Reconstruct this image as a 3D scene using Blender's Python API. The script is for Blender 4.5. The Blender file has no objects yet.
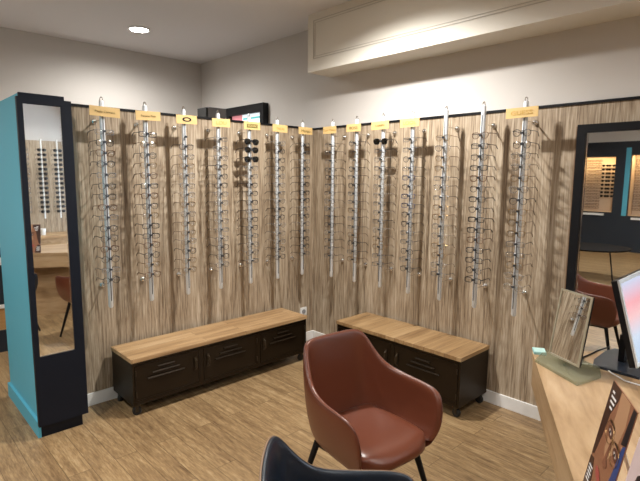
import bpy, bmesh, math, random
from mathutils import Vector, Matrix
random.seed(7)
PI = math.pi
scene = bpy.context.scene
COL = scene.collection
SH = {}

# ------------------------------------------------------------ helpers
class MB:
    def __init__(s): s.bm = bmesh.new()
    def box(s, x0, x1, y0, y1, z0, z1, M=None):
        vs = [Vector((x, y, z)) for x in (x0, x1) for y in (y0, y1) for z in (z0, z1)]
        if M is not None: vs = [M @ v for v in vs]
        v = [s.bm.verts.new(p) for p in vs]
        for f in ((0,1,3,2),(4,6,7,5),(0,4,5,1),(2,3,7,6),(0,2,6,4),(1,5,7,3)):
            s.bm.faces.new([v[i] for i in f])
        return s
    def tube(s, pts, r, n=8, closed=False, cap=True):
        pts = [Vector(p) for p in pts]; N = len(pts)
        rs = r if isinstance(r, (list, tuple)) else [r]*N
        rings = []; prev = None
        for i, p in enumerate(pts):
            if closed: t = pts[(i+1) % N]-pts[i-1]
            else: t = pts[min(i+1, N-1)]-pts[max(i-1, 0)]
            t.normalize()
            if prev is None:
                a = Vector((0, 0, 1)) if abs(t.z) < .9 else Vector((1, 0, 0))
                u = t.cross(a).normalized()
            else:
                u = (prev-t*prev.dot(t)).normalized()
            prev = u; w = t.cross(u)
            rings.append([s.bm.verts.new(p+(u*math.cos(2*PI*k/n)+w*math.sin(2*PI*k/n))*rs[i]) for k in range(n)])
        for i in range(N if closed else N-1):
            a, b = rings[i], rings[(i+1) % N]
            for k in range(n): s.bm.faces.new((a[k], a[(k+1) % n], b[(k+1) % n], b[k]))
        if not closed and cap:
            s.bm.faces.new(rings[0][::-1]); s.bm.faces.new(rings[-1])
        return s
    def prism(s, pts2, z0, z1, M=None):
        P = [[Vector((x, y, z)) for x, y in pts2] for z in (z0, z1)]
        if M is not None: P = [[M @ v for v in q] for q in P]
        a = [s.bm.verts.new(v) for v in P[0]]; b = [s.bm.verts.new(v) for v in P[1]]
        n = len(a)
        s.bm.faces.new(a[::-1]); s.bm.faces.new(b)
        for k in range(n): s.bm.faces.new((a[k], a[(k+1) % n], b[(k+1) % n], b[k]))
        return s
    def lathe(s, prof, c=(0, 0, 0), n=20, M=None):
        rings = []
        for r, z in prof:
            ring = []
            for k in range(n):
                v = Vector((r*math.cos(2*PI*k/n), r*math.sin(2*PI*k/n), z))
                if M is not None: v = M @ v
                ring.append(s.bm.verts.new(v+Vector(c)))
            rings.append(ring)
        for a, b in zip(rings, rings[1:]):
            for k in range(n): s.bm.faces.new((a[k], a[(k+1) % n], b[(k+1) % n], b[k]))
        s.bm.faces.new(rings[0][::-1]); s.bm.faces.new(rings[-1])
        return s
    def mesh(s, name, m, smooth=False, bevel=0):
        if bevel:
            bmesh.ops.bevel(s.bm, geom=s.bm.edges[:], offset=bevel, segments=2, affect='EDGES', profile=.7)
        bmesh.ops.recalc_face_normals(s.bm, faces=s.bm.faces)
        me = bpy.data.meshes.new(name); s.bm.to_mesh(me); s.bm.free()
        me.materials.append(m)
        if smooth:
            for p in me.polygons: p.use_smooth = True
            try: me.set_sharp_from_angle(angle=math.radians(40))
            except Exception: pass
        return me
    def build(s, name, m, parent=None, smooth=False, bevel=0, loc=None):
        o = bpy.data.objects.new(name, s.mesh(name, m, smooth, bevel)); COL.objects.link(o)
        if parent: o.parent = parent
        if loc: o.location = loc
        return o

def tag(o, label=None, cat=None, group=None, kind=None):
    if label: o['label'] = label
    if cat: o['category'] = cat
    if group: o['group'] = group
    if kind: o['kind'] = kind
    return o
def thing(name, loc, rz, label, cat, group=None):
    o = bpy.data.objects.new(name, None); COL.objects.link(o)
    o.location = loc; o.rotation_euler = (0, 0, rz); o.empty_display_size = .05
    return tag(o, label, cat, group)
def inst(name, me, parent=None, loc=(0, 0, 0), rot=None):
    o = bpy.data.objects.new(name, me); COL.objects.link(o); o.parent = parent; o.location = loc
    if rot: o.rotation_euler = rot
    return o
def struct(name, mb, m, bevel=0):
    return tag(mb.build(name, m, bevel=bevel), kind='structure')
def bx(*a): return MB().box(*a)
def RX(a): return Matrix.Rotation(a, 4, 'X')
def RY(a): return Matrix.Rotation(a, 4, 'Y')
def RZ(a): return Matrix.Rotation(a, 4, 'Z')
def T(*a): return Matrix.Translation(a)

# ------------------------------------------------------------ materials
def mat(name, col, rough=.5, metal=0, spec=.5, emit=None, es=0, bump=0, bscale=200, coat=0):
    m = bpy.data.materials.new(name); m.use_nodes = True
    nt = m.node_tree; b = nt.nodes['Principled BSDF']
    b.inputs['Base Color'].default_value = (*col, 1)
    b.inputs['Roughness'].default_value = rough
    b.inputs['Metallic'].default_value = metal
    b.inputs['Specular IOR Level'].default_value = spec
    b.inputs['Coat Weight'].default_value = coat
    if emit: b.inputs['Emission Color'].default_value = (*emit, 1); b.inputs['Emission Strength'].default_value = es
    if bump:
        t = nt.nodes.new('ShaderNodeTexCoord'); n = nt.nodes.new('ShaderNodeTexNoise'); n.inputs['Scale'].default_value = bscale
        bp = nt.nodes.new('ShaderNodeBump'); bp.inputs['Strength'].default_value = bump; bp.inputs['Distance'].default_value = .002
        nt.links.new(t.outputs['Object'], n.inputs['Vector']); nt.links.new(n.outputs['Fac'], bp.inputs['Height']); nt.links.new(bp.outputs['Normal'], b.inputs['Normal'])
    return m
def ramp(nt, stops):
    r = nt.nodes.new('ShaderNodeValToRGB'); e = r.color_ramp.elements
    while len(e) < len(stops): e.new(.5)
    for k, (p, c) in enumerate(stops): e[k].position = p; e[k].color = (*c, 1)
    return r
def wood(name, stops, stretch=(30, 30, 1.2), rough=.55, plank=None, rot=0, bump=.15, big=.42):
    """grain stretched along the axis with the smallest factor; plank = (length, width) of boards in the x/y plane"""
    m = bpy.data.materials.new(name); m.use_nodes = True
    nt = m.node_tree; L = nt.links; b = nt.nodes['Principled BSDF']; b.inputs['Roughness'].default_value = rough
    tc = nt.nodes.new('ShaderNodeTexCoord')
    src = tc.outputs['Object']
    if rot:
        r0 = nt.nodes.new('ShaderNodeMapping'); r0.inputs['Rotation'].default_value = (0, 0, rot); L.new(src, r0.inputs['Vector']); src = r0.outputs['Vector']
    vec = src; brick = None
    if plank:
        brick = nt.nodes.new('ShaderNodeTexBrick')
        brick.inputs['Scale'].default_value = 1
        brick.inputs['Brick Width'].default_value = plank[0]; brick.inputs['Row Height'].default_value = plank[1]
        brick.inputs['Mortar Size'].default_value = plank[2]; brick.inputs['Color1'].default_value = (0, 0, 0, 1); brick.inputs['Color2'].default_value = (1, 1, 1, 1)
        brick.inputs['Mortar'].default_value = (.5, .5, .5, 1); brick.offset = .37
        L.new(src, brick.inputs['Vector'])
        sc = nt.nodes.new('ShaderNodeVectorMath'); sc.operation = 'SCALE'; sc.inputs['Scale'].default_value = 7
        L.new(brick.outputs['Color'], sc.inputs[0])
        ad = nt.nodes.new('ShaderNodeVectorMath'); ad.operation = 'ADD'; L.new(src, ad.inputs[0]); L.new(sc.outputs[0], ad.inputs[1]); vec = ad.outputs[0]
    mp = nt.nodes.new('ShaderNodeMapping'); mp.inputs['Scale'].default_value = stretch; L.new(vec, mp.inputs['Vector'])
    n1 = nt.nodes.new('ShaderNodeTexNoise'); n1.inputs['Scale'].default_value = 1; n1.inputs['Detail'].default_value = 7; n1.inputs['Roughness'].default_value = .62; n1.inputs['Distortion'].default_value = .35
    L.new(mp.outputs[0], n1.inputs['Vector'])
    mp2 = nt.nodes.new('ShaderNodeMapping'); mp2.inputs['Scale'].default_value = tuple(s*.22 for s in stretch); L.new(vec, mp2.inputs['Vector'])
    n2 = nt.nodes.new('ShaderNodeTexNoise'); n2.inputs['Scale'].default_value = 1; n2.inputs['Detail'].default_value = 3; L.new(mp2.outputs[0], n2.inputs['Vector'])
    mx = nt.nodes.new('ShaderNodeMix'); mx.inputs[0].default_value = big; L.new(n1.outputs['Fac'], mx.inputs[2]); L.new(n2.outputs['Fac'], mx.inputs[3])
    fac = mx.outputs[0]
    if plank:
        m1 = nt.nodes.new('ShaderNodeMath'); m1.operation = 'MULTIPLY_ADD'; m1.inputs[1].default_value = .07; m1.inputs[2].default_value = -.035
        L.new(brick.outputs['Color'], m1.inputs[0])
        m2 = nt.nodes.new('ShaderNodeMath'); m2.operation = 'ADD'; L.new(fac, m2.inputs[0]); L.new(m1.outputs[0], m2.inputs[1]); fac = m2.outputs[0]
    r = ramp(nt, stops); L.new(fac, r.inputs[0]); out = r.outputs[0]
    if plank:
        mm = nt.nodes.new('ShaderNodeMix'); mm.data_type = 'RGBA'; mm.inputs[7].default_value = (*[c*.55 for c in stops[0][1]], 1)
        L.new(brick.outputs['Fac'], mm.inputs[0]); L.new(out, mm.inputs[6]); out = mm.outputs[2]
    L.new(out, b.inputs['Base Color'])
    if bump:
        bp = nt.nodes.new('ShaderNodeBump'); bp.inputs['Strength'].default_value = bump; bp.inputs['Distance'].default_value = .002
        L.new(n1.outputs['Fac'], bp.inputs['Height']); L.new(bp.outputs['Normal'], b.inputs['Normal'])
    return m

PANEL = wood('oak_wall_panel', [(.32, (.10, .066, .038)), (.42, (.215, .155, .10)), (.50, (.35, .27, .185)), (.58, (.47, .385, .285)), (.70, (.62, .53, .42))], (95, 95, 4.5), .6, big=.33)
FLOOR = wood('oak_floor', [(.30, (.12, .07, .032)), (.43, (.215, .135, .065)), (.55, (.31, .205, .10)), (.68, (.42, .30, .165))], (16, 130, 130), .42, plank=(1.25, .125, .0012), rot=PI/2, bump=.08, big=.45)
BENCHTOP_X = wood('bench_oak_x', [(.28, (.15, .08, .034)), (.42, (.33, .20, .095)), (.55, (.46, .30, .155)), (.70, (.55, .39, .23))], (3, 34, 34), .45, plank=(.9, .085, .001))
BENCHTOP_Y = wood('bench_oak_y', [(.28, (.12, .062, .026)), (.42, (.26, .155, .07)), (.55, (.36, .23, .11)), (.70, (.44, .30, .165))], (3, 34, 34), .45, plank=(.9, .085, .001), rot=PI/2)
DESKWOOD = wood('desk_oak', [(.30, (.14, .08, .036)), (.42, (.29, .18, .09)), (.53, (.38, .25, .135)), (.70, (.47, .335, .20))], (3.5, 22, 22), .4, rot=-math.radians(28), bump=.05)
WALLP = mat('warm_grey_paint', (.60, .575, .55), .85, bump=.1, bscale=120)
CEILP = mat('ceiling_paint', (.74, .73, .75), .9)
BOXP = mat('cream_lacquer', (.72, .69, .62), .6)
WHITE = mat('white_paint', (.80, .80, .79), .5)
BLACK = mat('black_satin', (.0045, .005, .007), .45, spec=.25)
NAVYF = mat('blue_black_frame', (.0035, .006, .013), .5, spec=.25)
TEAL = mat('teal_paint', (.09, .40, .54), .6)
NAVY = mat('navy_paint', (.012, .018, .028), .6)
MIRROR = mat('mirror_silver', (.88, .9, .9), .012, 1)
IRON = mat('dark_bronze_metal', (.021, .0125, .0055), .42, .6, bump=.1, bscale=60)
IRONL = mat('edge_worn_metal', (.06, .045, .03), .4, .7)
RUBBER = mat('black_rubber', (.01, .01, .01), .6)
STEEL = mat('brushed_steel', (.72, .76, .80), .38, .25)
STEELD = mat('dark_clip', (.06, .065, .075), .35, .6)
CHROME = mat('chrome', (.8, .8, .8), .12, 1)
YEL = mat('yellow_card', (.66, .46, .19), .6)
YEL2 = mat('amber_card', (.66, .41, .15), .6)
INK = mat('sign_ink', (.24, .17, .05), .7)
INKO = mat('amber_ink', (.60, .38, .09), .7)
OLIVE = mat('olive_ink', (.16, .14, .03), .7)
LEATHER = mat('cognac_leather', (.125, .034, .016), .32, bump=.22, bscale=260)
LEATHERD = mat('cognac_seam', (.09, .024, .012), .5)
BLUEL = mat('blue_black_leather', (.006, .012, .022), .33, bump=.22, bscale=260)
TAN = mat('tan_piping', (.20, .12, .065), .6)
GLOW = mat('lamp_glow', (1, 1, 1), .5, emit=(1, .95, .86), es=18)
SCREEN = None

def glassy(name, tint=(1, 1, 1), ref=.10, rough=.02, opac=0, col=(0, 0, 0)):
    m = bpy.data.materials.new(name); m.use_nodes = True; nt = m.node_tree
    for n in list(nt.nodes): nt.nodes.remove(n)
    o = nt.nodes.new('ShaderNodeOutputMaterial'); tr = nt.nodes.new('ShaderNodeBsdfTransparent'); gl = nt.nodes.new('ShaderNodeBsdfGlossy')
    tr.inputs[0].default_value = (*tint, 1); gl.inputs['Roughness'].default_value = rough
    mx = nt.nodes.new('ShaderNodeMixShader'); mx.inputs[0].default_value = ref
    nt.links.new(tr.outputs[0], mx.inputs[1]); nt.links.new(gl.outputs[0], mx.inputs[2]); out = mx.outputs[0]
    if opac:
        d = nt.nodes.new('ShaderNodeBsdfDiffuse'); d.inputs[0].default_value = (*col, 1)
        m2 = nt.nodes.new('ShaderNodeMixShader'); m2.inputs[0].default_value = opac
        nt.links.new(out, m2.inputs[1]); nt.links.new(d.outputs[0], m2.inputs[2]); out = m2.outputs[0]
    nt.links.new(out, o.inputs[0]); return m
LENS = glassy('clear_lens', (.955, .96, .965), .07, .08)
SUNL = glassy('dark_lens', (.06, .055, .05), .07)
PANE = glassy('window_glass', (.97, .98, .98), .06)
ACRYL = glassy('green_acrylic', (.80, .83, .74), .10, .03, .22, (.42, .41, .31))
CLEARAC = glassy('clear_acrylic', (.93, .95, .92), .12)

# ------------------------------------------------------------ room shell
H = 2.056
CEIL = 2.97
XW, YS, YN = -9.3, -6.8, 2.064
struct('floor', bx(XW-.6, .2, YS-.1, YN+.1, -.08, 0), FLOOR)
struct('ceiling', bx(XW-.6, .2, YS-.1, YN+.1, CEIL, CEIL+.1), CEILP)
struct('wall_north', bx(XW-.6, .2, YN, YN+.1, 0, CEIL), WALLP)
# east wall with the shop window (y -6.5..-3.7)
e = MB()
e.box(.012, .2, YS, YN, 2.46, CEIL)
e.box(.012, .2, YS, -6.5, 0, 2.46); e.box(.012, .2, -3.55, YN, 0, 2.46)
e.box(.012, .2, -6.5, -3.55, 0, .10)
struct('wall_east', e, WALLP)
struct('wall_south', bx(XW-.6, .2, YS-.1, YS, 0, CEIL), WALLP)
# panelling
struct('wall_partition', bx(-2.32, -.001, 0, .10, 0, H-.012), PANEL)
p = MB(); p.box(0, .0119, -3.50, -.0005, 0, H-.012); struct('wall_panelling_right', p, PANEL)
struct('trim_1', bx(-2.32, -.004, -.008, .105, H-.0119, H+.004), BLACK)
struct('trim_2', bx(-.008, .0118, -3.50, -.0085, H-.0119, H+.004), BLACK)
struct('baseboard_left', bx(-2.25, -.0005, -.014, -.0005, 0.0005, .089), WHITE, .002)
struct('baseboard_right', bx(-.014, -.0005, -3.5, -.0145, 0.0005, .089), WHITE, .002)
struct('wall_panelling_south', bx(-5.5, .0, YS+.0005, YS+.02, 0, 2.2), PANEL)

# bulkhead over the right wall
b = MB(); b.box(-.27, .0115, -7, -.209, 2.496, CEIL-.001)
box = struct('wall_bulkhead', b, BOXP)
mo = MB()
for (y0, y1, z0, z1) in ((-6.7, -.279, 2.598, 2.603), (-6.7, -.279, 2.906, 2.911), (-.284, -.279, 2.603, 2.906), (-.300, -.297, 2.62, 2.89), (-6.7, -.297, 2.617, 2.620), (-6.7, -.297, 2.888, 2.891)):
    mo.box(-.2735, -.2701, y0, y1, z0, z1)
struct('trim_3', mo, mat('moulding_shade', (.50, .47, .42), .6))

# shop window in the east wall (daylight)
def window(name, y0, y1, z0, z1, fr, m, mull=0, x0=-.0, x1=.2):
    f = MB()
    f.box(x0, x1, y0, y0+fr, z0, z1); f.box(x0, x1, y1-fr, y1, z0, z1)
    f.box(x0, x1, y0+fr, y1-fr, z0, z0+fr); f.box(x0, x1, y0+fr, y1-fr, z1-fr, z1)
    for k in range(mull):
        yy = y0+(y1-y0)*(k+1)/(mull+1); f.box(x0+.02, x1-.02, yy-fr/2, yy+fr/2, z0+fr, z1-fr)
    o = tag(f.build(name, m), kind='structure')
    g = MB().box(.10, .108, y0+fr, y1-fr, z0+fr, z1-fr).build('window_glass', PANE, o)
    return o
window('window_1', -6.5, -3.55, .10, 2.46, .05, BLACK, 1)
# black framed lightbox high on the right wall behind the partition
s = thing('lightbox_sign', (.0115, 1.15, 1.75), 0, 'black framed lightbox with red and white lit panels high behind the partition', 'lightbox')
f = MB(); f.box(-.07, 0, -.435, -.375, 0, .615); f.box(-.07, 0, .20, .45, 0, .615); f.box(-.07, 0, -.375, .20, .525, .615); f.box(-.07, 0, -.375, .20, 0, .06)
f.build('frame', BLACK, s)
MB().box(-.03, -.001, -.375, .0, .06, .525).build('white_panel', mat('sign_white', (.5, .52, .52), .5, emit=(.85, .95, 1), es=.55), s)
MB().box(-.03, -.001, .0, .20, .06, .525).build('red_panel', mat('sign_red', (.4, .12, .14), .5, emit=(.75, .30, .33), es=.4), s)
MB().box(-.034, -.0301, -.375, -.02, .47, .49).build('teal_band', mat('sign_teal', (.1, .4, .42), .5, emit=(.1, .45, .45), es=.4), s)

# west wall with two lit display niches
wm = MB()
N1 = (.0, 1.15, .86, 2.11); N2 = (-1.25, -.30, .80, 2.14)
wm.box(XW-.1, XW, YS, N2[0], 0, 2.44); wm.box(XW-.1, XW, N2[1], N1[0], 0, 2.44); wm.box(XW-.1, XW, N1[1], YN, 0, 2.44)
for n in (N1, N2):
    wm.box(XW-.1, XW, n[0], n[1], 0, n[2]); wm.box(XW-.1, XW, n[0], n[1], n[3], 2.44)
struct('wall_west', wm, NAVY)
struct('wall_west_upper', bx(XW-.1, XW, YS, YN, 2.4401, CEIL), WALLP)
struct('trim_4', bx(XW-.005, XW+.012, -.295, -.20, .80, 2.3), TEAL)
NB = mat('niche_board', (.55, .42, .31), .7)
for i, n in enumerate((N1, N2)):
    nm = MB()
    nm.box(XW-.42, XW-.40, n[0], n[1], n[2], n[3]); nm.box(XW-.42, XW-.1005, n[0]-.02, n[0], n[2]-.02, n[3]+.02); nm.box(XW-.42, XW-.1005, n[1], n[1]+.02, n[2]-.02, n[3]+.02)
    nm.box(XW-.42, XW-.1005, n[0], n[1], n[2]-.02, n[2]); nm.box(XW-.42, XW-.1005, n[0], n[1], n[3], n[3]+.02)
    struct('wall_niche_%s' % ('left' if i else 'right'), nm, NB)
    st = tag(bx(XW+.0005, XW+.05, n[0]+.15, n[1]-.1, n[2]-.075, n[2]-.03).build('shelf_ledge', WHITE), 'thin white ledge under the %s lit display niche, seen in the right mirror' % ('narrow' if i else 'wide'), 'ledge')

# pillar by the left end of the panelling, teal with a black front
pl = MB(); pl.box(-2.489, -2.251, -.225, .56, 0, H+.002); struct('wall_pillar', pl, TEAL)
pf = MB(); pf.box(-2.489, -2.251, -.243, -.2255, 0, H+.006); struct('trim_5', pf, NAVYF)
pk = MB(); pk.box(-2.507, -2.4892, -.243, .56, 0.0, .10); struct('baseboard_pillar', pk, TEAL)

# left tall mirror, mounted on the pillar face
ml = thing('wall_mirror', (-2.364, -.2435, .08), 0, 'tall narrow mirror in a black frame on the teal pillar', 'mirror')
f = MB(); X0, X1, Z0, Z1 = -.142, .142, 0, 1.955; GX0, GX1, GZ0, GZ1 = -.112, .084, .437, 1.918
f.box(X0, GX0, -.03, 0, Z0, Z1); f.box(GX1, X1, -.03, 0, Z0, Z1); f.box(GX0, GX1, -.03, 0, Z0, GZ0); f.box(GX0, GX1, -.03, 0, GZ1, Z1)
f.build('frame', NAVYF, ml)
MB().box(GX0, GX1, -.022, -.003, GZ0, GZ1).build('mirror_glass', MIRROR, ml)
g = MB(); e_ = .006
g.box(GX1-e_, GX1, -.024, -.0221, GZ0, GZ1); g.box(GX0, GX1, -.024, -.0221, GZ0, GZ0+e_)
tag(g.build('bevel_edge', CHROME, ml), 'bright bevelled edge')

# right mirror
mr = thing('wall_mirror', (-.001, -2.75, .12), 0, 'large mirror in a black frame hung on the panelling behind the desk', 'mirror')
f = MB(); a0, a1 = -.42, .386; zt = 1.80; fw = .048
f.box(-.06, -.012, a1-fw, a1, 0, zt); f.box(-.06, -.012, a0, a0+fw, 0, zt); f.box(-.06, -.012, a0+fw, a1-fw, 0, fw); f.box(-.06, -.012, a0+fw, a1-fw, zt-fw, zt)
f.build('frame', BLACK, mr)
tag(MB().box(-.012, 0, a0, a1+.022, 0, zt-.005).build('backing_board', wood('mirror_back_wood', [(.3, (.16, .09, .045)), (.7, (.32, .2, .11))], (30, 30, 2)), mr), 'brown wooden edge')
MB().box(-.042, -.0125, a0+fw, a1-fw, fw, zt-fw).build('mirror_glass', MIRROR, mr)
g = MB(); g.box(-.046, -.0421, a1-fw-.012, a1-fw, fw, zt-fw)
tag(g.build('bevel_edge', CHROME, mr), 'bright bevelled edge')

# outlet
o = thing('wall_outlet', (-.131, -.0005, .305), 0, 'small white wall socket on the panelling beside the corner', 'outlet')
MB().box(-.04, .04, -.01, 0, -.04, .04).build('cover_plate', WHITE, o, bevel=.003)
MB().lathe([(.022, 0), (.022, .004)], n=18, M=T(0, -.0105, 0) @ RX(PI/2)).build('socket', mat('socket_grey', (.25, .25, .26), .5), o)

# small dark speaker on a pole behind the partition
sp = thing('speaker_stand', (-.50, 1.0, 0), 0, 'dark grey box shaped speaker peeking over the partition beside the black framed lightbox', 'speaker')
MB().box(-.09, .12, -.09, .09, 2.10, 2.285).build('casing', mat('speaker_grey', (.22, .22, .235), .5), sp, bevel=.006)
MB().box(-.11, -.0901, -.085, .085, 2.105, 2.280).build('grille', RUBBER, sp, bevel=.004)
MB().tube([(0, 0, .02), (0, 0, 2.10)], .016).build('pole', BLACK, sp)
MB().lathe([(.15, 0), (.15, .015), (.03, .02)]).build('base', BLACK, sp)

# ------------------------------------------------------------ ceiling lamps
def lamp(x, y, label, power, spot=True, size=math.radians(150)):
    t = thing('ceiling_light', (x, y, CEIL-.0015), 0, label, 'ceiling light', 'recessed round ceiling lights')
    MB().lathe([(.095, 0), (.098, -.006), (.088, -.010), (.080, -.004)], n=28).build('trim_ring', WHITE, t, smooth=True)
    MB().lathe([(.078, -.006), (.078, -.009)], n=28).build('diffuser', GLOW, t)
    l = bpy.data.lights.new('downlight', 'SPOT'); l.energy = power; l.spot_size = size; l.spot_blend = .7; l.shadow_soft_size = .045; l.color = (1, .965, .91)
    lo = bpy.data.objects.new('downlight', l); COL.objects.link(lo); lo.location = (x, y, CEIL-.03); return lo
lamp(-1.133, 1.208, 'glowing round ceiling light above the space behind the partition', 60, size=math.radians(170))
lamp(-1.0, -1.25, 'round ceiling light in front of the corner, above the frame, seen only by its glow', 158, size=math.radians(152))
lamp(-1.05, -3.75, 'round ceiling light above the desk', 32)
lamp(-3.6, -1.27, 'round ceiling light above the floor left of the pillar', 75)
lamp(-3.6, -3.75, 'round ceiling light above the camera side of the shop', 60)
lamp(-1.05, -5.6, 'round ceiling light before the south display wall', 60)
lamp(-3.6, 1.2, 'round ceiling light over the back left counter', 40)
lamp(-6.5, -1.0, 'round ceiling light over the low round table', 150, size=math.radians(178))
lamp(-6.5, -4.5, 'round ceiling light in the far south west of the shop', 60, size=math.radians(178))
for n in (N1, N2):
    l = bpy.data.lights.new('niche_light', 'AREA'); l.shape = 'RECTANGLE'; l.size = n[1]-n[0]-.1; l.size_y = .05; l.energy = 7; l.color = (1, .72, .36)
    lo = bpy.data.objects.new('niche_light', l); COL.objects.link(lo); lo.location = (XW-.13, (n[0]+n[1])/2, n[3]-.01); lo.rotation_euler = (0, math.radians(25), PI/2 if 0 else 0)
    lo.rotation_euler = (0, math.radians(20), 0); l.size = .05; l.size_y = n[1]-n[0]-.1

# ------------------------------------------------------------ eyewear
def ring(cx, w, h, shape, n=18):
    pts = []
    for k in range(n):
        a = 2*PI*k/n; c, s = math.cos(a), math.sin(a)
        if shape == 'round': x, z = c*w/2, s*h/2
        elif shape == 'rect':
            x = math.copysign(abs(c)**.5, c)*w/2; z = math.copysign(abs(s)**.5, s)*h/2
        else:
            x = math.copysign(abs(c)**.7, c)*w/2; z = math.copysign(abs(s)**.75, s)*h/2
            if z < 0: x *= .88
        pts.append((cx+x, z))
    return pts
def lens_mesh(P, cx, lm):
    m = MB(); sides = []
    for off in (-.0007, .0007):
        rings = []
        for f in (1, .75, .5, .25):
            rings.append([m.bm.verts.new((cx+(x-cx)*f, off-.0045*(1-f*f), z*f)) for x, z in P])
        c = m.bm.verts.new((cx, off-.0045, 0)); n = len(P)
        for a, b in zip(rings, rings[1:]):
            for k in range(n): m.bm.faces.new((a[k], a[(k+1) % n], b[(k+1) % n], b[k]))
        for k in range(n): m.bm.faces.new((rings[-1][k], rings[-1][(k+1) % n], c))
        sides.append(rings[0])
    for k in range(n): m.bm.faces.new((sides[0][k], sides[0][(k+1) % n], sides[1][(k+1) % n], sides[1][k]))
    return m.mesh('glasses_lens', lm, True)
def make_style(shape, w, h, rim, fm, lm, tm, detail=True):
    d = {}; cx = .0095+w/2
    m = MB(); nt = 5 if detail else 4; ns = 18 if detail else 10
    for sgn in (-1, 1):
        P = ring(sgn*cx, w, h, shape, ns)
        m.tube([(x, -.002*(abs(x)-cx)/cx, z) for x, z in P], rim, nt, closed=True)
    m.tube([(-.0105, 0, h*.22), (-.004, -.002, h*.32), (.004, -.002, h*.32), (.0105, 0, h*.22)], rim*1.1, nt)
    ex = cx+w/2
    for sgn in (-1, 1): m.tube([(sgn*(ex-.004), 0, h*.30), (sgn*(ex+.004), .002, h*.30)], rim*1.3, nt)
    d['front'] = m.mesh('glasses_front', fm, True)
    for sgn, k in ((-1, 'l'), (1, 'r')):
        P = ring(sgn*cx, w-.002, h-.002, shape, ns)
        d[k] = lens_mesh(P, sgn*cx, lm)
        d['t'+k] = MB().tube([(sgn*(ex+.003), .002, h*.30), (sgn*(ex+.004), .05, h*.30), (sgn*(ex+.001), .098, h*.28), (sgn*(ex-.002), .118, h*.05), (sgn*(ex-.004), .136, -h*.35)], [rim*1.25, rim, rim, rim*1.1, rim*1.25], nt).mesh('glasses_temple', tm, True)
    return d
FM = {'black': mat('frame_black', (.012, .012, .014), .3), 'gunmetal': mat('frame_gunmetal', (.035, .033, .035), .3, .5), 'gold': mat('frame_gold', (.26, .16, .06), .3, .7),
      'tortoise': mat('frame_tortoise', (.10, .042, .016), .3), 'silver': mat('frame_silver', (.22, .22, .23), .3, .8), 'clear': glassy('frame_crystal', (.75, .72, .68), .15, .05, .25, (.5, .48, .45)), 'blue': mat('frame_blue', (.02, .035, .10), .3)}
STY = {
 'blackrect': (make_style('rect', .050, .034, .0024, FM['black'], LENS, FM['black']), 'rectangular black framed eyeglasses'),
 'gunround': (make_style('round', .046, .042, .0018, FM['gunmetal'], LENS, FM['gunmetal']), 'round thin dark metal eyeglasses'),
 'goldpanto': (make_style('panto', .048, .042, .0016, FM['gold'], LENS, FM['tortoise']), 'thin gold wire eyeglasses'),
 'tortpanto': (make_style('panto', .049, .040, .0023, FM['tortoise'], LENS, FM['tortoise']), 'brown tortoise eyeglasses'),
 'silverrect': (make_style('rect', .050, .032, .0017, FM['silver'], LENS, FM['gunmetal']), 'rectangular thin silver eyeglasses'),
 'crystal': (make_style('panto', .050, .040, .0024, FM['clear'], LENS, FM['clear']), 'pale transparent eyeglasses'),
 'bluerect': (make_style('rect', .049, .035, .0020, FM['blue'], LENS, FM['black']), 'dark blue eyeglasses'),
 'sun': (make_style('panto', .058, .046, .0021, FM['black'], SUNL, FM['black']), 'black sunglasses with dark lenses')}
SUNLOW = make_style('panto', .062, .048, .0024, FM['black'], SUNL, FM['black'], False)
COUNT = [0]
def glasses(world, style, label, group, tilt=0, cat='eyeglasses', parts=True, d=None):
    d = d or STY[style][0]
    t = bpy.data.objects.new('sunglasses' if style == 'sun' else 'eyeglasses', None); COL.objects.link(t); t.empty_display_size = .03
    t.matrix_world = world @ RX(tilt)
    tag(t, label, 'sunglasses' if style == 'sun' else cat, group)
    inst('front_frame', d['front'], t)
    inst('lens', d['l'], t); inst('lens', d['r'], t)
    inst('temple', d['tl'], t); inst('temple', d['tr'], t)
    COUNT[0] += 1
    return t

ORD = ['topmost', 'second from top', 'third from top', 'fourth from top', 'fifth from top', 'sixth from top', 'seventh from top', 'eighth from top', 'seventh from bottom', 'sixth from bottom', 'fifth from bottom', 'fourth from bottom', 'third from bottom', 'second from bottom', 'lowest']
# text
def text_mesh(txt, size, sx=1.0, font=None):
    c = bpy.data.curves.new('lettering', 'FONT'); c.body = txt; c.size = size; c.align_x = 'CENTER'; c.align_y = 'CENTER'; c.extrude = .0004
    o = bpy.data.objects.new('tmp', c); COL.objects.link(o)
    dg = bpy.context.evaluated_depsgraph_get(); me = bpy.data.meshes.new_from_object(o.evaluated_get(dg))
    bpy.data.objects.remove(o); bpy.data.curves.remove(c)
    for v in me.vertices: v.co.x *= sx
    return me
# rod meshes (local: wall plane at y=+.15, front is -y, z from rod foot)
ZB, ZT = .712, 2.078
L_ = ZT-ZB
rod_me = MB().tube([(0, 0, 0), (0, 0, .01), (0, 0, L_-.012), (0, 0, L_-.003), (0, 0, L_)], [.010, .0155, .0155, .013, .007], 16).mesh('tube', STEEL, True)
slot_me = MB().box(-.0026, .0026, -.0165, -.0145, .05, L_-.06).mesh('groove', STEELD)
brk = MB().tube([(0, .012, 0), (0, .142, 0)], .0042, 8).mesh('wall_arm', CHROME, True)
ros = MB().lathe([(.020, 0), (.020, .006), (.014, .016), (.006, .020)], n=18, M=T(0, .15, 0) @ RX(PI/2)).mesh('rosette', CHROME, True)
clip = MB().box(-.006, .006, -.032, -.010, -.004, .006).box(-.0085, .0085, -.034, -.029, -.004, .010).mesh('nose_clip', STEELD)
loop = MB().tube([(.008*math.cos(a), 0, L_+.006+.016*math.sin(a)) for a in [2*PI*k/14 for k in range(14)]], .0028, 6, closed=True).mesh('top_loop', CHROME, True)
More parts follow.
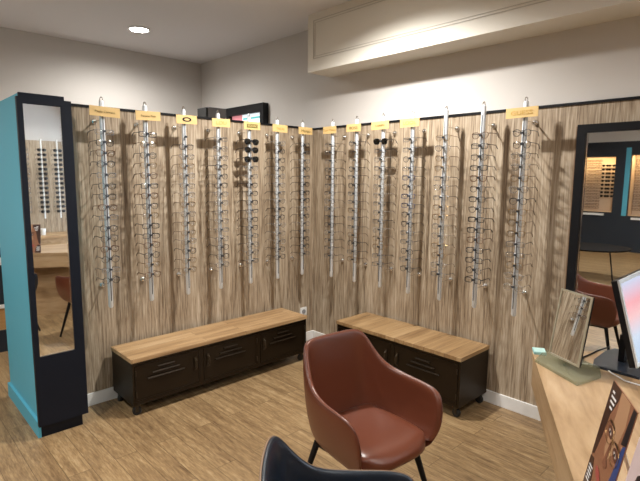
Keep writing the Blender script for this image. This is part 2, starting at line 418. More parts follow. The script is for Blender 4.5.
cable_me = MB().tube([(.0, .120, 1.235), (.0, .11, 1.20), (-.006, .10, .9), (.004, .09, .5), (.0, .10, .17), (.0, .125, .142)], .0011, 5).mesh('lock_cable', STEELD, True)
ROW0, DR = 1.880, .0695
sign_specs_L = [('Paulo Carraro', .180, 'wide yellow sign with a long name', INK, .021), ('Faconn Pyle', .165, 'yellow sign with a two word name', INK, .021), (None, .155, 'yellow sign with a black oval emblem', INK, 0), ('LOU', .150, 'yellow sign with three pale letters', INKO, .036), ('ZODIAC', .150, 'yellow sign with an olive nameplate', YEL, .022), ('TruLife', .150, 'yellow sign with slanted lettering', INKO, .028), ('Mango', .150, 'amber sign nearest the corner on the left wall', INK, .030)]
sign_specs_R = [('T____', .150, 'amber sign nearest the corner on the right wall', INKO, .026), ('BOSS', .150, 'amber sign with short bold dark lettering', INK, .030), ('CARRERA', .165, 'yellow sign with a low dark name', INK, .022), ('LOOL', .165, 'wide yellow sign with pale lettering', INKO, .034), None, None, ('GUESS', .190, 'large yellow sign with outlined letters', INKO, .036)]
def sign(world, spec, side):
    txt, w, lab, ink, sz = spec; w *= 1.06
    t = bpy.data.objects.new('brand_sign', None); COL.objects.link(t); t.matrix_world = world
    tag(t, lab + ', clipped to its rod', 'sign', 'yellow name signs on the rods')
    MB().box(-w/2, w/2, -.003, 0, -.031, .031).build('card', YEL if side == 'L' or w > .15 else YEL2, t)
    if txt is None:
        e = MB(); n = 28
        for k in range(n):      # stretched oval ring
            a, b2 = 2*PI*k/n, 2*PI*(k+1)/n
            q = [(math.cos(a)*.036, math.sin(a)*.016), (math.cos(b2)*.036, math.sin(b2)*.016), (math.cos(b2)*.022, math.sin(b2)*.0085), (math.cos(a)*.022, math.sin(a)*.0085)]
            e.prism(q, 0, .0012, T(0, -.0032, 0) @ RX(PI/2))
        e.build('oval_emblem', BLACK, t)
        return t
    if 'ZODIAC' == txt:
        MB().box(-.052, .052, -.0045, -.0031, -.017, .013).build('nameplate', OLIVE, t)
    txt = txt.replace('_', '')
    me = text_mesh('Tom Tailor' if txt == 'T' else txt, sz, 1.05 if len(txt) > 5 else 1.35); me.materials.clear(); me.materials.append(ink)
    inst('lettering', me, t, (0, -.0052, -.002), (PI/2, 0, 0))
    MB().box(-.008, .008, 0, .012, -.012, .006).build('clip', STEELD, t)
    return t

names_L = ['leftmost rod', 'second rod from the left mirror', 'third rod from the left mirror', 'fourth rod from the left mirror', 'rod with three sunglasses', 'second rod left of the corner', 'first rod left of the corner']
names_R = ['first rod right of the corner', 'second rod right of the corner', 'third rod right of the corner', 'fourth rod right of the corner', 'first unsigned rod right of the corner', 'unsigned rod next to the rightmost one', 'rightmost rod']
normal_cycle = {0: ['gunround', 'goldpanto', 'silverrect', 'tortpanto'], 1: ['gunround', 'tortpanto', 'goldpanto', 'blackrect'], 2: ['goldpanto', 'gunround', 'crystal'],
  3: ['crystal', 'gunround', 'silverrect'], 4: ['silverrect', 'crystal', 'gunround'], 5: ['crystal', 'silverrect', 'gunround'], 6: ['silverrect', 'gunround', 'crystal'],
  7: ['gunround', 'silverrect', 'crystal'], 8: ['silverrect', 'gunround', 'goldpanto'], 9: ['silverrect', 'crystal', 'goldpanto'], 10: ['gunround', 'bluerect', 'silverrect'],
  11: ['crystal', 'silverrect', 'goldpanto'], 12: ['blackrect', 'blackrect', 'tortpanto', 'gunround'], 13: ['silverrect', 'goldpanto', 'crystal', 'gunround']}
for i in range(14):
    left = i < 7
    if left: W = T(-2.003+.2878*i, -.15, ZB); nm = names_L[i]; spec = sign_specs_L[i]
    else:
        j = i-7; W = T(-.15, -.403-.2808*j, ZB) @ RZ(-PI/2); nm = names_R[j]; spec = sign_specs_R[j]
    r = bpy.data.objects.new('display_rod', None); COL.objects.link(r); r.matrix_world = W
    wall = 'left' if left else 'right'
    tag(r, 'silver vertical eyewear rod, ' + nm, 'display rod', 'silver eyewear display rods')
    inst('tube', rod_me, r); inst('groove', slot_me, r); inst('top_loop', loop, r)
    for z in (1.245, .135):
        a = inst('wall_arm', brk, r, (0, 0, z)); inst('rosette', ros, a)
    if i in (0, 1, 5, 8, 9, 12): inst('lock_cable', cable_me, r)
    cyc = normal_cycle[i]
    for k in range(15):
        z = ROW0-DR*k-ZB
        inst('nose_clip', clip, r, (0, 0, z))
        st = random.choice(cyc)
        if i == 4 and k < 3: st = 'sun'
        if i == 9 and k == 0: st = 'sun'
        if i == 2 and k == 0: continue
        tw = random.uniform(-.05, .05)
        G = W @ T(random.uniform(-.002, .002), -.031, z+random.uniform(-.003, .003)) @ RZ(tw) @ RY(random.uniform(-.03, .03))
        glasses(G, st, '%s, %s on %s' % (STY[st][1].replace('framed ', ''), ORD[k], nm.replace(' from the left mirror', ' from left mirror').replace('the corner', 'corner').replace('the rightmost one', 'rightmost')), 'eyewear hanging on the rods of the %s wall' % wall, tilt=random.uniform(-.06, .06))
    if spec:
        off = .010 if left else -.012
        sign(W @ T(off, -.0265, 2.006-ZB) @ RY(random.uniform(-.03, .03)), spec, 'L' if left else 'R')

# ------------------------------------------------------------ south display wall (seen in the left mirror)
for k, (x, sun) in enumerate([(-1.06, 0), (-.80, 1), (-.545, 1)]):
    lab = ['clear glasses rod at the left edge of the pillar mirror view', 'left of two sunglasses rods reflected in the pillar mirror', 'right of two sunglasses rods reflected in the pillar mirror'][k]
    r = thing('display_rod', (x, YS+.17, .84), PI, lab, 'display rod', 'white rods on the south wall')
    MB().tube([(0, 0, 0), (0, 0, 1.38)], .013, 10).build('tube', WHITE, r, smooth=True)
    MB().tube([(0, .0, 1.2), (0, .149, 1.2)], .005, 6).build('wall_arm', CHROME, r); MB().tube([(0, .0, .1), (0, .149, .1)], .005, 6).build('wall_arm', CHROME, r)
    for q_ in range(14):
        G = T(x, YS+.20, 2.03-q_*.082) @ RZ(PI)
        side = ['left edge rod', 'left sunglasses rod', 'right sunglasses rod'][k]
        if sun: glasses(G, 'sun', 'dark sunglasses, %s on the reflected %s' % (ORD[q_], side), 'reflected sunglasses on the south wall', d=SUNLOW)
        else: glasses(G, 'gunround', 'round metal eyeglasses, %s on the reflected %s' % (ORD[q_], side), 'reflected eyeglasses on the south wall')
bs = thing('low_counter', (-1.2, -6.5, 0), 0, 'long low oak counter under the reflected sunglasses rods', 'counter')
MB().box(-1.6, 1.15, -.27, .30, .53, .575).build('worktop', BENCHTOP_X, bs, bevel=.003)
MB().box(-1.58, 1.13, -.25, .28, .0, .53).build('body', DESKWOOD, bs)
c = thing('paper_cup', (-.90, -6.42, .575), 0, 'small white cup standing on the reflected low counter', 'cup')
MB().lathe([(.035, 0), (.045, .11), (.04, .11), (.03, .01)], n=18).build('cup_body', WHITE, c, smooth=True)

# ------------------------------------------------------------ west niches: glasses on boards (seen in the right mirror)
idx = 0
for k in range(9):
    for q_ in range(2):
        if COUNT[0] >= 299: break
        y = .16+.13*q_; z = 1.92-.088*k
        glasses(T(XW-.32, y, z) @ RZ(PI/2), 'sun', 'dark sunglasses, %s in the %s column of the reflected niche' % (ORD[k], ['right', 'left'][q_]), 'reflected sunglasses in the niche', d=SUNLOW)
stf = MB()
def tiny(m, y, z):
    for s_ in (-1, 1):
        m.tube([(XW-.33, y+s_*.032+dy, z+dz) for dy, dz in ((-.026, -.018), (.026, -.018), (.026, .02), (-.026, .02))], .0055, 4, closed=True)
    for s_ in (-1, 1): m.tube([(XW-.33, y+s_*.06, z+.01), (XW-.395, y+s_*.058, z+.01)], .003, 4)
for n, ys in ((N1, [.44+.137*k for k in range(5)]), (N2, [-.38-.137*k for k in range(6)])):
    for y in ys:
        for k in range(15): tiny(stf, y, 2.03-.078*k)
tag(stf.build('eyeglasses_display', FM['tortoise']), 'rows of small eyeglasses filling the two lit niches in the right mirror', 'eyeglasses', kind='stuff')

# low round table in front of niches
t = thing('round_table', (-5.6, -.80, 0), 0, 'low round black table reflected in the right mirror', 'table')
MB().lathe([(.0, .485), (.52, .485), (.54, .497), (.54, .51), (0.0001, .51)], n=40).build('table_top', mat('matt_black', (.004, .004, .005), .7, spec=.1), t, smooth=True)
for k in range(4):
    a = k*PI/2+.5
    MB().tube([(.34*math.cos(a), .34*math.sin(a), .485), (.44*math.cos(a), .44*math.sin(a), 0)], .011).build('leg', BLACK, t)

# ------------------------------------------------------------ locker benches
def locker_bench(loc, rz, L, D, ztop, doors, wood_m, label):
    """local: x along length, front at y=0 facing -y, back at y=D"""
    t = thing('locker_bench', loc, rz, label, 'bench', 'low metal locker benches with oak tops')
    zb, zt = .080, ztop-.028
    c = MB(); th = .012
    c.box(0, th, .004, D, zb, zt); c.box(L-th, L, .004, D, zb, zt); c.box(th, L-th, D-.01, D, zb, zt)
    c.box(th, L-th, .004, D-.01, zb, zb+th); c.box(th, L-th, .004, D-.01, zt-th, zt)
    # front rails and stiles
    c.box(0, L, 0, .0039, zb, zb+.022); c.box(0, L, 0, .0039, zt-.020, zt)
    w = L/doors
    for k in range(doors+1):
        x = k*w; a = max(0, x-.014); b_ = min(L, x+.014); c.box(a, b_, 0, .0039, zb+.022, zt-.02)
    for k in range(1, doors): c.box(k*w-.005, k*w+.005, .006, D-.012, zb+th, zt-th)
    c.build('cabinet', IRON, t)
    MB().box(-.006, L+.006, -.008, D, zt+.0005, ztop).build('bench_top', wood_m, t, bevel=.003)
    dh = zt-.02-(zb+.022)
    for k in range(doors):
        d = MB(); x0, x1 = k*w+.017, (k+1)*w-.017; z0, z1 = zb+.025, zt-.023
        d.box(x0, x1, .002, .010, z0, z1)
        d.box(x0, x1, -.003, .002, z0, z0+.008); d.box(x0, x1, -.003, .002, z1-.008, z1); d.box(x0, x0+.008, -.003, .002, z0+.008, z1-.008); d.box(x1-.008, x1, -.003, .002, z0+.008, z1-.008)
        cx = (x0+x1)/2-.01 + (.0 if k else -.01)
        zc = z0+(z1-z0)*.60
        for q_, hw in enumerate((.135, .098, .060)):      # louvres
            zz = zc+q_*.034-.012
            M = T(cx, .0005, zz) @ RX(math.radians(-35))
            d.box(-hw, hw, -.014, 0, -.0025, .0025, M); d.box(-hw, hw, -.0115, .0, .0025, .0075, M)
        do = d.build('door', IRON, t)
        hx = x1-.035 if k == 0 else x0+.035
        h = MB(); h.tube([(hx, -.003, zc-.03), (hx, -.022, zc-.022), (hx, -.024, zc+.005), (hx, -.022, zc+.032), (hx, -.003, zc+.04)], .005, 8)
        h.box(hx-.010, hx+.010, -.0055, -.003, zc-.045, zc+.055)
        tag(h.build('handle', IRONL, do), 'curved metal pull handle')
        hx2 = x0+.004 if k == 0 else x1-.004
        for zz in (z0+.05, z1-.05): MB().tube([(hx2, -.006, zz-.018), (hx2, -.006, zz+.018)], .0045, 8).build('hinge', IRONL, do)
    cm = MB().lathe([(.026, -.012), (.030, -.008), (.030, .008), (.026, .012)], n=18, M=RX(PI/2) @ T(0, 0, 0)).mesh('wheel', RUBBER, True)
    fk = MB().box(-.018, .018, -.018, .018, .034, .050).box(-.010, .010, .0135, .016, -.006, .034).box(-.010, .010, -.016, -.0135, -.006, .034).mesh('caster', IRONL)
    for x in (.035, L-.035):
        for y in (.035, D-.035):
            f_ = inst('caster', fk, t, (x, y, .0300), (0, 0, random.uniform(-.8, .8)))
            inst('wheel', cm, f_)
    return t
locker_bench((-1.975, -.390, 0), 0, 1.535, .347, .405, 3, BENCHTOP_X, 'dark bronze three door locker bench with oak top under the left wall rods')
locker_bench((-.405, -.734, 0), -PI/2, 1.137, .375, .432, 2, BENCHTOP_Y, 'dark bronze two door locker bench with oak top behind the brown chair')

# ------------------------------------------------------------ bucket armchairs
def armchair(loc, rz, label, lm, seam_m, legm):
    """local: faces -y"""
    t = thing('armchair', loc, rz, label, 'chair', 'leather bucket armchairs')
    # half stations: (x, y at top), top z, (x, y at seat level), lean
    half = [(.238, -.240, .500, .214, -.222), (.256, -.234, .600, .221, -.208), (.263, -.180, .629, .221, -.14), (.261, -.06, .632, .216, -.04),
            (.250, .04, .642, .208, .05), (.228, .115, .668, .194, .115), (.205, .178, .742, .172, .165), (.184, .222, .812, .142, .190), (.130, .242, .826, .100, .204), (.0, .250, .822, .0, .212)]
    st = half + [(-a, b_, c_, -d_, e_) for a, b_, c_, d_, e_ in half[-2::-1]]
    bm = bmesh.new(); rows = []
    for (xt, yt, zt_, xs, ys) in st:
        top = Vector((xt, yt, zt_)); bot = Vector((xs, ys, .40)); c0 = Vector((0, -.02, 0))
        out = Vector((xt, yt+.0, 0)); out.normalize()
        if abs(yt+.240) < .005: out = Vector((math.copysign(.8, xt), -.6, 0)).normalized()
        thick = .017
        def P(f, o_):
            p_ = bot.lerp(top, f); bulge = math.sin(PI*min(1, max(0, f)))*.012
            return p_+out*(bulge+o_)
        under = Vector((xs*.72, ys*.72-.01, .352))
        prof = [under, Vector((xs*.93, ys*.93, .366)), P(.0, thick*.9), P(.3, thick), P(.62, thick), P(.92, thick), top+out*thick*.55+Vector((0, 0, .008)), top-out*thick*.55+Vector((0, 0, .008)), P(.92, -thick), P(.62, -thick), P(.3, -thick), P(.03, -thick), Vector((xs*.80, ys*.80, .405))]
        rows.append([bm.verts.new(v) for v in prof])
    n = len(rows[0])
    for a, b_ in zip(rows, rows[1:]):
        for k in range(n-1): bm.faces.new((a[k], b_[k], b_[k+1], a[k+1]))
    for r_ in (rows[0], rows[-1]):   # close the arm fronts
        for k in range(2, 6): bm.faces.new((r_[k], r_[k+1], r_[12-k], r_[13-k])) if k+1 != 12-k else None
    bmesh.ops.recalc_face_normals(bm, faces=bm.faces)
    me = bpy.data.meshes.new('shell'); bm.to_mesh(me); bm.free(); me.materials.append(lm)
    for p_ in me.polygons: p_.use_smooth = True
    sh = bpy.data.objects.new('shell', me); COL.objects.link(sh); sh.parent = t
    md = sh.modifiers.new('s', 'SUBSURF'); md.levels = 2; md.render_levels = 2
    # seat cushion: rounded slab following the shell, dipping in the middle
    bm = bmesh.new(); NX, NY = 12, 12; grid = {}
    def shape(u, v, s_):
        hw = .222-.020*max(0, v); 
        x = u*hw; y = v*.220-.022
        # rounded rear corners
        e4 = (abs(u)**4+abs(v)**4)
        k_ = 1/max(1, e4**.25) if e4 > 1 else 1
        x *= k_; y = (y+.022)*k_-.022
        if v < 0: y -= .022*(1-u*u)*(-v)
        edge = max(abs(u), abs(v))
        z = .466-.022*(1-u*u)*(1-v*v)-.030*max(0, edge-.8)/.2*1.0 if s_ else .362+.02*max(0, edge-.8)/.2
        if s_ and v < -.6: z -= .016*((-v-.6)/.4)
        return Vector((x, y, z))
    for s_ in (0, 1):
        for a in range(NX+1):
            for b_ in range(NY+1): grid[s_, a, b_] = bm.verts.new(shape(-1+2*a/NX, -1+2*b_/NY, s_))
        for a in range(NX):
            for b_ in range(NY): bm.faces.new([grid[s_, a, b_], grid[s_, a+1, b_], grid[s_, a+1, b_+1], grid[s_, a, b_+1]])
    def side(i0, i1): bm.faces.new([grid[0, *i0], grid[0, *i1], grid[1, *i1], grid[1, *i0]])
    for k in range(NX): side((k, 0), (k+1, 0)); side((k, NY), (k+1, NY))
    for k in range(NY): side((0, k), (0, k+1)); side((NX, k), (NX, k+1))
    bmesh.ops.recalc_face_normals(bm, faces=bm.faces)
    me = bpy.data.meshes.new('seat'); bm.to_mesh(me); bm.free(); me.materials.append(lm)
    for p_ in me.polygons: p_.use_smooth = True
    so = bpy.data.objects.new('seat', me); COL.objects.link(so); so.parent = t
    md = so.modifiers.new('s', 'SUBSURF'); md.levels = 1; md.render_levels = 2
    # piped edge along the outer rim
    pts = []
    for (xt, yt, zt_, xs, ys) in st:
        out = Vector((xt, yt, 0)).normalized()
        if abs(yt+.240) < .005: out = Vector((math.copysign(.8, xt), -.6, 0)).normalized()
        pts.append(Vector((xt, yt, zt_))+out*.0085+Vector((0, 0, .002)))
    pts = [pts[0]*2-pts[1]]+pts+[pts[-1]*2-pts[-2]]
    sm = []
    for k in range(1, len(pts)-2):
        p0, p1, p2, p3 = pts[k-1:k+3]
        for q_ in range(5 if k == len(pts)-3 else 4):
            u = q_/4; sm.append((p0*(1-u)**3+p1*(3*u**3-6*u*u+4)+p2*(-3*u**3+3*u*u+3*u+1)+p3*u**3)/6)
    MB().tube(sm, .0036, 6).build('piping', seam_m, t, smooth=True)
    fr = MB(); fr.tube([(-.17, -.17, .352), (.17, -.17, .352), (.17, .15, .352), (-.17, .15, .352)], .011, 8, closed=True); fr.build('under_frame', legm, t, smooth=True)
    for sx, sy in ((1, -1), (-1, -1), (1, 1), (-1, 1)):
        MB().tube([(sx*.165, sy*.155-.01, .36), (sx*.245, sy*.235-.01, .0)], [.016, .009], 12).build('leg', legm, t, smooth=True)
    return t
armchair((-1.56, -2.045, 0), math.radians(-6), 'cognac brown leather bucket armchair with black legs in the middle of the floor', LEATHER, LEATHERD, BLACK)
armchair((-2.272, -2.63, 0), math.atan2(-.66, .75)+PI/2, 'blue black leather bucket armchair with tan piping in the foreground', BLUEL, TAN, BLACK)

# ------------------------------------------------------------ desk and what stands on it
dd = Vector((-.876, -.482, 0)); dn = Vector((.482, -.876, 0))
dk = thing('reception_desk', (-.823, -2.495, 0), 0, 'oak topped desk at the right edge below the mirror', 'desk')
poly = [(0, 0), (-1.60*.876, -1.60*.482), (-1.60*.876+.30*.482+.08, -1.60*.482-.45), (.62, -1.05), (.66, -.58)]
MB().prism(poly, .718, .75).build('desk_top', DESKWOOD, dk, bevel=.002)
M = RZ(math.atan2(-.482, -.876))
MB().box(.012, 1.585, .004, .030, .585, .7178, M).build('front_fascia', DESKWOOD, dk)
MB().box(.25, 1.3, .20, .225, 0, .7178, M).build('modesty_panel', DESKWOOD, dk)
for q_ in (.28, 1.25): MB().box(q_, q_+.03, .2255, .55, 0, .7178, M).build('side_panel', DESKWOOD, dk)

# countertop mirror
BLc, BRc, TLc = Vector((-.889, -2.589, .79)), Vector((-.977, -2.751, .79)), Vector((-.864, -2.640, 1.10))
wv = (BRc-BLc).normalized(); up = (TLc-BLc); up = (up-wv*up.dot(wv)).normalized(); nn = wv.cross(up).normalized()
if nn.x > 0: nn = -nn
BLc = BLc+wv*.016
Mm = Matrix(((wv.x, up.x, nn.x, BLc.x), (wv.y, up.y, nn.y, BLc.y), (wv.z, up.z, nn.z, BLc.z), (0, 0, 0, 1)))
cm_ = thing('countertop_mirror', (-.9, -2.68, .75), 0, 'tilted countertop mirror on a pale green acrylic foot at the desk corner', 'mirror')
inv = T(.9, 2.68, -.75)
Mm = inv @ Mm


Wd, Hd = .184, .312
MB().box(0, Wd, 0, Hd, -.008, -.001, Mm).build('back_plate', BLACK, cm_)
MB().box(.008, Wd-.010, .008, Hd-.008, -.0008, .0012, Mm).build('mirror_glass', MIRROR, cm_)
f = MB()
f.box(0, .0078, 0, Hd, -.0008, .004, Mm); f.box(Wd-.0098, Wd, 0, Hd, -.0008, .004, Mm); f.box(.0078, Wd-.0098, 0, .0078, -.0008, .004, Mm); f.box(.0078, Wd-.0098, Hd-.0078, Hd, -.0008, .004, Mm)
tag(f.build('frame', mat('champagne_frame', (.42, .38, .28), .35, .4), cm_), 'pale champagne rim')
base = [(-.954, -2.564), (-1.094, -2.796), (-.932, -2.838), (-.83, -2.80), (-.742, -2.597), (-.80, -2.545)]
MB().prism([(x+.9, y+2.68) for x, y in base], .0005, .0135).build('foot', ACRYL, cm_)
MB().tube([Mm @ Vector((Wd*.5, .05, -.010)), Mm @ Vector((Wd*.5, -.012, -.008)), (Mm @ Vector((Wd*.5, -.012, -.008))).xy.to_3d()+Vector((0, 0, .0136))], .006, 8).build('bracket', CLEARAC, cm_)

# teal pad on the desk corner
tp = thing('note_pad', (-.812, -2.525, .7505), math.radians(30), 'small pale teal pad on the desk corner behind the countertop mirror', 'pad')
MB().box(-.035, .035, -.028, .028, 0, .012).build('paper_block', mat('pale_teal', (.30, .55, .55), .6), tp)
MB().box(-.032, .032, -.025, .025, .0121, .0135).build('top_sheet', mat('pale_aqua', (.42, .62, .58), .5), tp)

# monitor (faces -y, towards the staff side)
mn = thing('computer_monitor', (-.66, -2.87, .7505), 0, 'silver edged computer monitor with a pink and blue screen at the right edge', 'monitor')
tilt = math.atan2(.095, .35)
MM = T(0, -.095+.0, .080) @ RX(-tilt)
mw0, mw1, mh = -.262, .262, .365
MB().box(mw0, mw1, .006, .030, 0, mh, MM).build('back_shell', BLACK, mn, bevel=.004)
fb = MB(); bz = .016
fb.box(mw0, mw0+bz, -.002, .0059, 0, mh, MM); fb.box(mw1-bz, mw1, -.002, .0059, 0, mh, MM); fb.box(mw0+bz, mw1-bz, -.002, .0059, 0, bz, MM); fb.box(mw0+bz, mw1-bz, -.002, .0059, mh-bz, mh, MM)
fb.build('bezel', mat('silver_plastic', (.55, .58, .60), .35, .3), mn)
sm_ = bpy.data.materials.new('lit_screen'); sm_.use_nodes = True; nt = sm_.node_tree; b_ = nt.nodes['Principled BSDF']
tc = nt.nodes.new('ShaderNodeTexCoord'); sx = nt.nodes.new('ShaderNodeSeparateXYZ'); nt.links.new(tc.outputs['Generated'], sx.inputs[0])
rp = ramp(nt, [(0, (.40, .55, .72)), (.30, (.55, .66, .80)), (.55, (.82, .50, .52)), (.72, (.85, .38, .42)), (1, (.55, .62, .80))])
nt.links.new(sx.outputs['Z'], rp.inputs[0]); nt.links.new(rp.outputs[0], b_.inputs['Emission Color']); b_.inputs['Emission Strength'].default_value = .6; b_.inputs['Base Color'].default_value = (.03, .03, .03, 1); b_.inputs['Roughness'].default_value = .25
MB().box(mw0+bz, mw1-bz, .001, .0055, bz, mh-bz, MM).build('screen', sm_, mn)
MB().box(-.03, .03, .01, .035, .012, .14).build('stand_neck', BLACK, mn)
MB().prism([(-.17, -.085), (-.10, -.105), (.10, -.105), (.17, -.085), (.16, .10), (.08, .12), (-.08, .12), (-.16, .10)], 0, .0118).build('stand_base', mat('glossy_dark', (.012, .016, .024), .3, spec=.3), mn, bevel=.002)

# cables
cb = MB().tube([(-.835, -2.70, .7535), (-.81, -2.735, .7535), (-.785, -2.78, .7535), (-.80, -2.815, .7535), (-.845, -2.856, .7535), (-.895, -2.92, .7535), (-.90, -2.985, .7535), (-.86, -3.05, .7535)], .0028, 6)
tag(cb.build('cable', WHITE, smooth=True), 'thin white cable curving over the desk in front of the monitor foot', 'cable')
cb = MB().tube([(-.835, -2.725, .7545), (-.79, -2.715, .7545), (-.73, -2.70, .7545), (-.66, -2.71, .7545), (-.59, -2.715, .7545), (-.47, -2.74, .7545)], .0035, 6)
tag(cb.build('cable', BLACK, smooth=True), 'black cable running from countertop mirror behind the monitor', 'cable')

# ------------------------------------------------------------ show cards at the right edge
EYESH = mat('print_eye_shadow', (.12, .05, .03), .35); SKIN = mat('print_skin', (.27, .12, .065), .35); SKIN2 = mat('print_skin_light', (.44, .25, .14), .35); SKIND = mat('print_hair', (.045, .018, .012), .35)
PBLUE = mat('print_blue', (.03, .06, .20), .35); PW = mat('print_white', (.85, .85, .85), .4); PK = mat('print_black', (.015, .012, .015), .35); PP = mat('print_pale_pink', (.62, .50, .50), .35); LIP = mat('print_lip', (.36, .07, .06), .35)
def card(loc, w, h, label):
    # local x to the viewer's right (desk direction), z up, front faces -y local; thickness behind
    ang = math.atan2(-.49, -.87)
    t = thing('display_card', loc, ang, label, 'display card')
    return t
FX = -1  # front side sign of local y : local -y = world (-.49, .87)
def flat(t, name, pts, m, lay, parent=None):
    # pts (x, z) on the card front; thin printed layer
    y = -.0026-.0004*lay
    mm = MB(); a = [mm.bm.verts.new((x, y-.0003, z)) for x, z in pts]; b_ = [mm.bm.verts.new((x, y, z)) for x, z in pts]
    n = len(a); mm.bm.faces.new(a); mm.bm.faces.new(b_[::-1])
    for k in range(n): mm.bm.faces.new((a[k], a[(k+1) % n], b_[(k+1) % n], b_[k]))
    return mm.build(name, m, parent or t)
def ell(cx, cz, rx, rz_, rot=0, n=24):
    o_ = []
    for k in range(n):
        a = 2*PI*k/n; x, z = rx*math.cos(a), rz_*math.sin(a)
        o_.append((cx+x*math.cos(rot)-z*math.sin(rot), cz+x*math.sin(rot)+z*math.cos(rot)))
    return o_
LEAN = math.radians(10)
def face_card(loc, w, h, label, kind):
    t = card(loc, w, h, label)
    LM = RX(-LEAN)
    pl_ = bpy.data.objects.new('printed_panel', MB().box(0, w, -.0026, 0, 0, h).mesh('printed_panel', SKIN if kind == 0 else PP)); COL.objects.link(pl_); pl_.parent = t; pl_.rotation_euler = (-LEAN, 0, 0)
    st = MB().prism([(.001, 0), (.001, .0), (.12, 0)], 0, .001) if False else MB().box(w*.35, w*.65, .0005, .002, 0, h*.6, T(0, .11*1.0, .0) @ RX(math.radians(18)))
    st.build('easel_strut', PW, t)
    P = pl_
    if kind == 0:
        flat(t, 'hair', [(0, .09), (.02, .10), (.035, .16), (.045, .23), (.075, .285), (.075, .31), (0, .31)], SKIND, 0, P)
        flat(t, 'lit_cheek', [(.10, .12), (.14, .17), (.16, .25), (.15, .31), (.08, .31), (.085, .25), (.075, .15)], SKIN2, 0, P)
        flat(t, 'neck', [(.0, .0), (.06, 0), (.05, .05), (.03, .09), (0, .085)], SKIND, 1, P)
        flat(t, 'dark_corner', [(.165, .21), (.197, .22), (.197, .31), (.175, .31)], PK, 1, P)
        flat(t, 'blue_band', [(.120, 0), (.197, 0), (.197, .22), (.178, .21), (.165, .12)], PBLUE, 2, P)
        for cx, cz in ((.085, .200), (.152, .172)):
            flat(t, 'eye_shadow', ell(cx, cz, .021, .013, -.4), EYESH, 3, P)
            flat(t, 'eye_white', ell(cx, cz, .012, .0042, -.4), mat('print_eye', (.5, .42, .38), .4), 4, P)
            flat(t, 'iris', ell(cx, cz, .004, .0042, -.4), PK, 5, P)
            flat(t, 'eyebrow', [(cx-.025, cz+.026), (cx+.02, cz+.022), (cx+.03, cz+.008), (cx+.018, cz+.016), (cx-.022, cz+.020)], SKIND, 3, P)
            rg = [(x, -.0052, z) for x, z in ell(cx, cz, .032, .028, -.4)]
            MB().tube(rg, .0007, 5, closed=True).build('printed_spectacle_rim', FM['gold'], P)
        MB().tube([(.112, -.0052, .196), (.120, -.0052, .192), (.126, -.0052, .186)], .0011, 5).build('printed_bridge', FM['gold'], P)
        flat(t, 'nose_shade', [(.105, .185), (.112, .185), (.110, .135), (.125, .118), (.105, .108), (.090, .115)], mat('print_shade', (.22, .09, .05), .35), 3, P)
        flat(t, 'lips', ell(.085, .075, .028, .011, -.4), LIP, 3, P)
        for k, (u0, v0, l_) in enumerate(((.022, .285, .018), (.022, .272, .040), (.024, .258, .034), (.030, .243, .022))):
            flat(t, 'white_text_bar', [(u0, v0), (u0+l_, v0), (u0+l_, v0+.006), (u0, v0+.006)], PW, 4, P)
        for k in range(5):
            z = .022+.010*k
            flat(t, 'white_text_bar', [(.012, z), (.044-.004*(k % 2), z), (.044-.004*(k % 2), z+.004), (.012, z+.004)], PW, 4, P)
    else:
        flat(t, 'dark_figure', [(.03, .10), (.05, .19), (.075, .21), (.09, .17), (.07, .13), (.08, .05), (.05, .05)], PK, 1, P)
        flat(t, 'blue_figure', [(.10, .06), (.12, .16), (.15, .17), (.16, .05)], PBLUE, 1, P)
        for k in range(3): flat(t, 'text_bar', [(.02, .03-.008*k), (.09, .03-.008*k), (.09, .034-.008*k), (.02, .034-.008*k)], PK, 1, P)
    return tag(t, label, 'display card')
face_card((-1.766, -3.045, .752), .197, .312, 'show card printed with a brown close up of a face in thin glasses', 0)
face_card((-1.766-.87*.215-.49*(-.012), -3.045-.49*.215+.87*(-.012), .752), .19, .26, 'pale pink show card with dark figures at the lower right corner', 1)

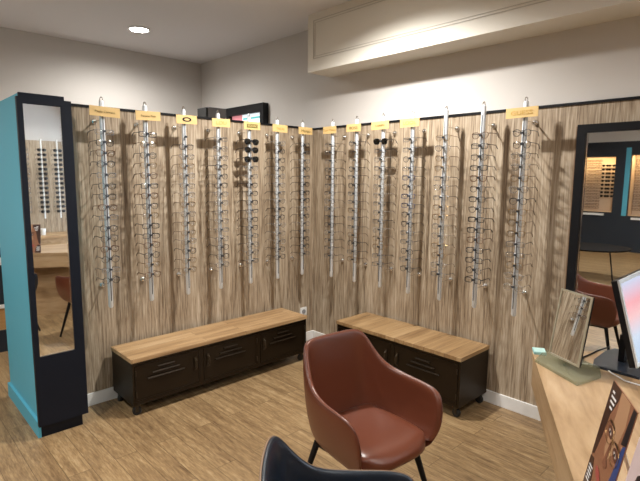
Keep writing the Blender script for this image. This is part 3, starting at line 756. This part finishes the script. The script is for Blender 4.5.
# ------------------------------------------------------------ counter in the back left, glimpsed past the teal pillar
bc = thing('back_counter', (-2.9, 1.80, 0), 0, 'dark counter with white top and open oak shelf behind the teal pillar', 'counter')
MB().box(-.8, .78, -.20, .25, .80, .835).build('worktop', WHITE, bc, bevel=.003)
MB().box(-.78, .76, -.18, .24, .44, .80).box(-.78, .76, -.18, .24, 0, .20).build('cabinet', NAVY, bc)
MB().box(-.78, .76, -.19, .24, .405, .4395).build('shelf_edge', WHITE, bc)
MB().box(-.78, .76, -.16, .24, .2005, .4045).build('oak_drawer_front', wood('orange_oak', [(.3, (.45, .24, .08)), (.7, (.70, .42, .17))], (3, 30, 30)), bc)
pr = thing('printer', (-2.36, 1.80, .8355), 0, 'white printer glimpsed past the left edge of the teal pillar', 'printer')
MB().box(-.22, .22, -.15, .18, 0, .24).build('casing', WHITE, pr, bevel=.01)
MB().box(-.20, .20, -.16, -.1505, .03, .12).build('paper_tray', BLACK, pr)
MB().box(-.20, .20, -.05, .15, .2402, .27).build('scanner_lid', WHITE, pr, bevel=.004)

# ------------------------------------------------------------ daylight, camera
w = bpy.data.worlds.new('World'); scene.world = w; w.use_nodes = True
bg = w.node_tree.nodes['Background']; bg.inputs[0].default_value = (.84, .91, 1, 1); bg.inputs[1].default_value = 3.4
cam = bpy.data.cameras.new('Camera'); co = bpy.data.objects.new('Camera', cam); COL.objects.link(co); scene.camera = co
f_, pit, roll, yaw, cx, cy = 487.3174, 0.1290, 0.0080, 0.8102, -3.1974, -3.4546
cam.sensor_width = 36; cam.sensor_fit = 'HORIZONTAL'; cam.lens = f_*36/640
F = Vector((math.cos(yaw)*math.cos(pit), math.sin(yaw)*math.cos(pit), -math.sin(pit)))
R = Vector((math.sin(yaw), -math.cos(yaw), 0)); U = R.cross(F)
R2 = R*math.cos(roll)+U*math.sin(roll); U2 = -R*math.sin(roll)+U*math.cos(roll)
co.matrix_world = Matrix(((R2.x, U2.x, -F.x, cx), (R2.y, U2.y, -F.y, cy), (R2.z, U2.z, -F.z, 1.6), (0, 0, 0, 1)))
cam.clip_start = .02
vs = scene.view_settings; vs.view_transform = 'Standard'; vs.look = 'None'; vs.gamma = 1; vs.exposure = .84; vs.use_curve_mapping = False
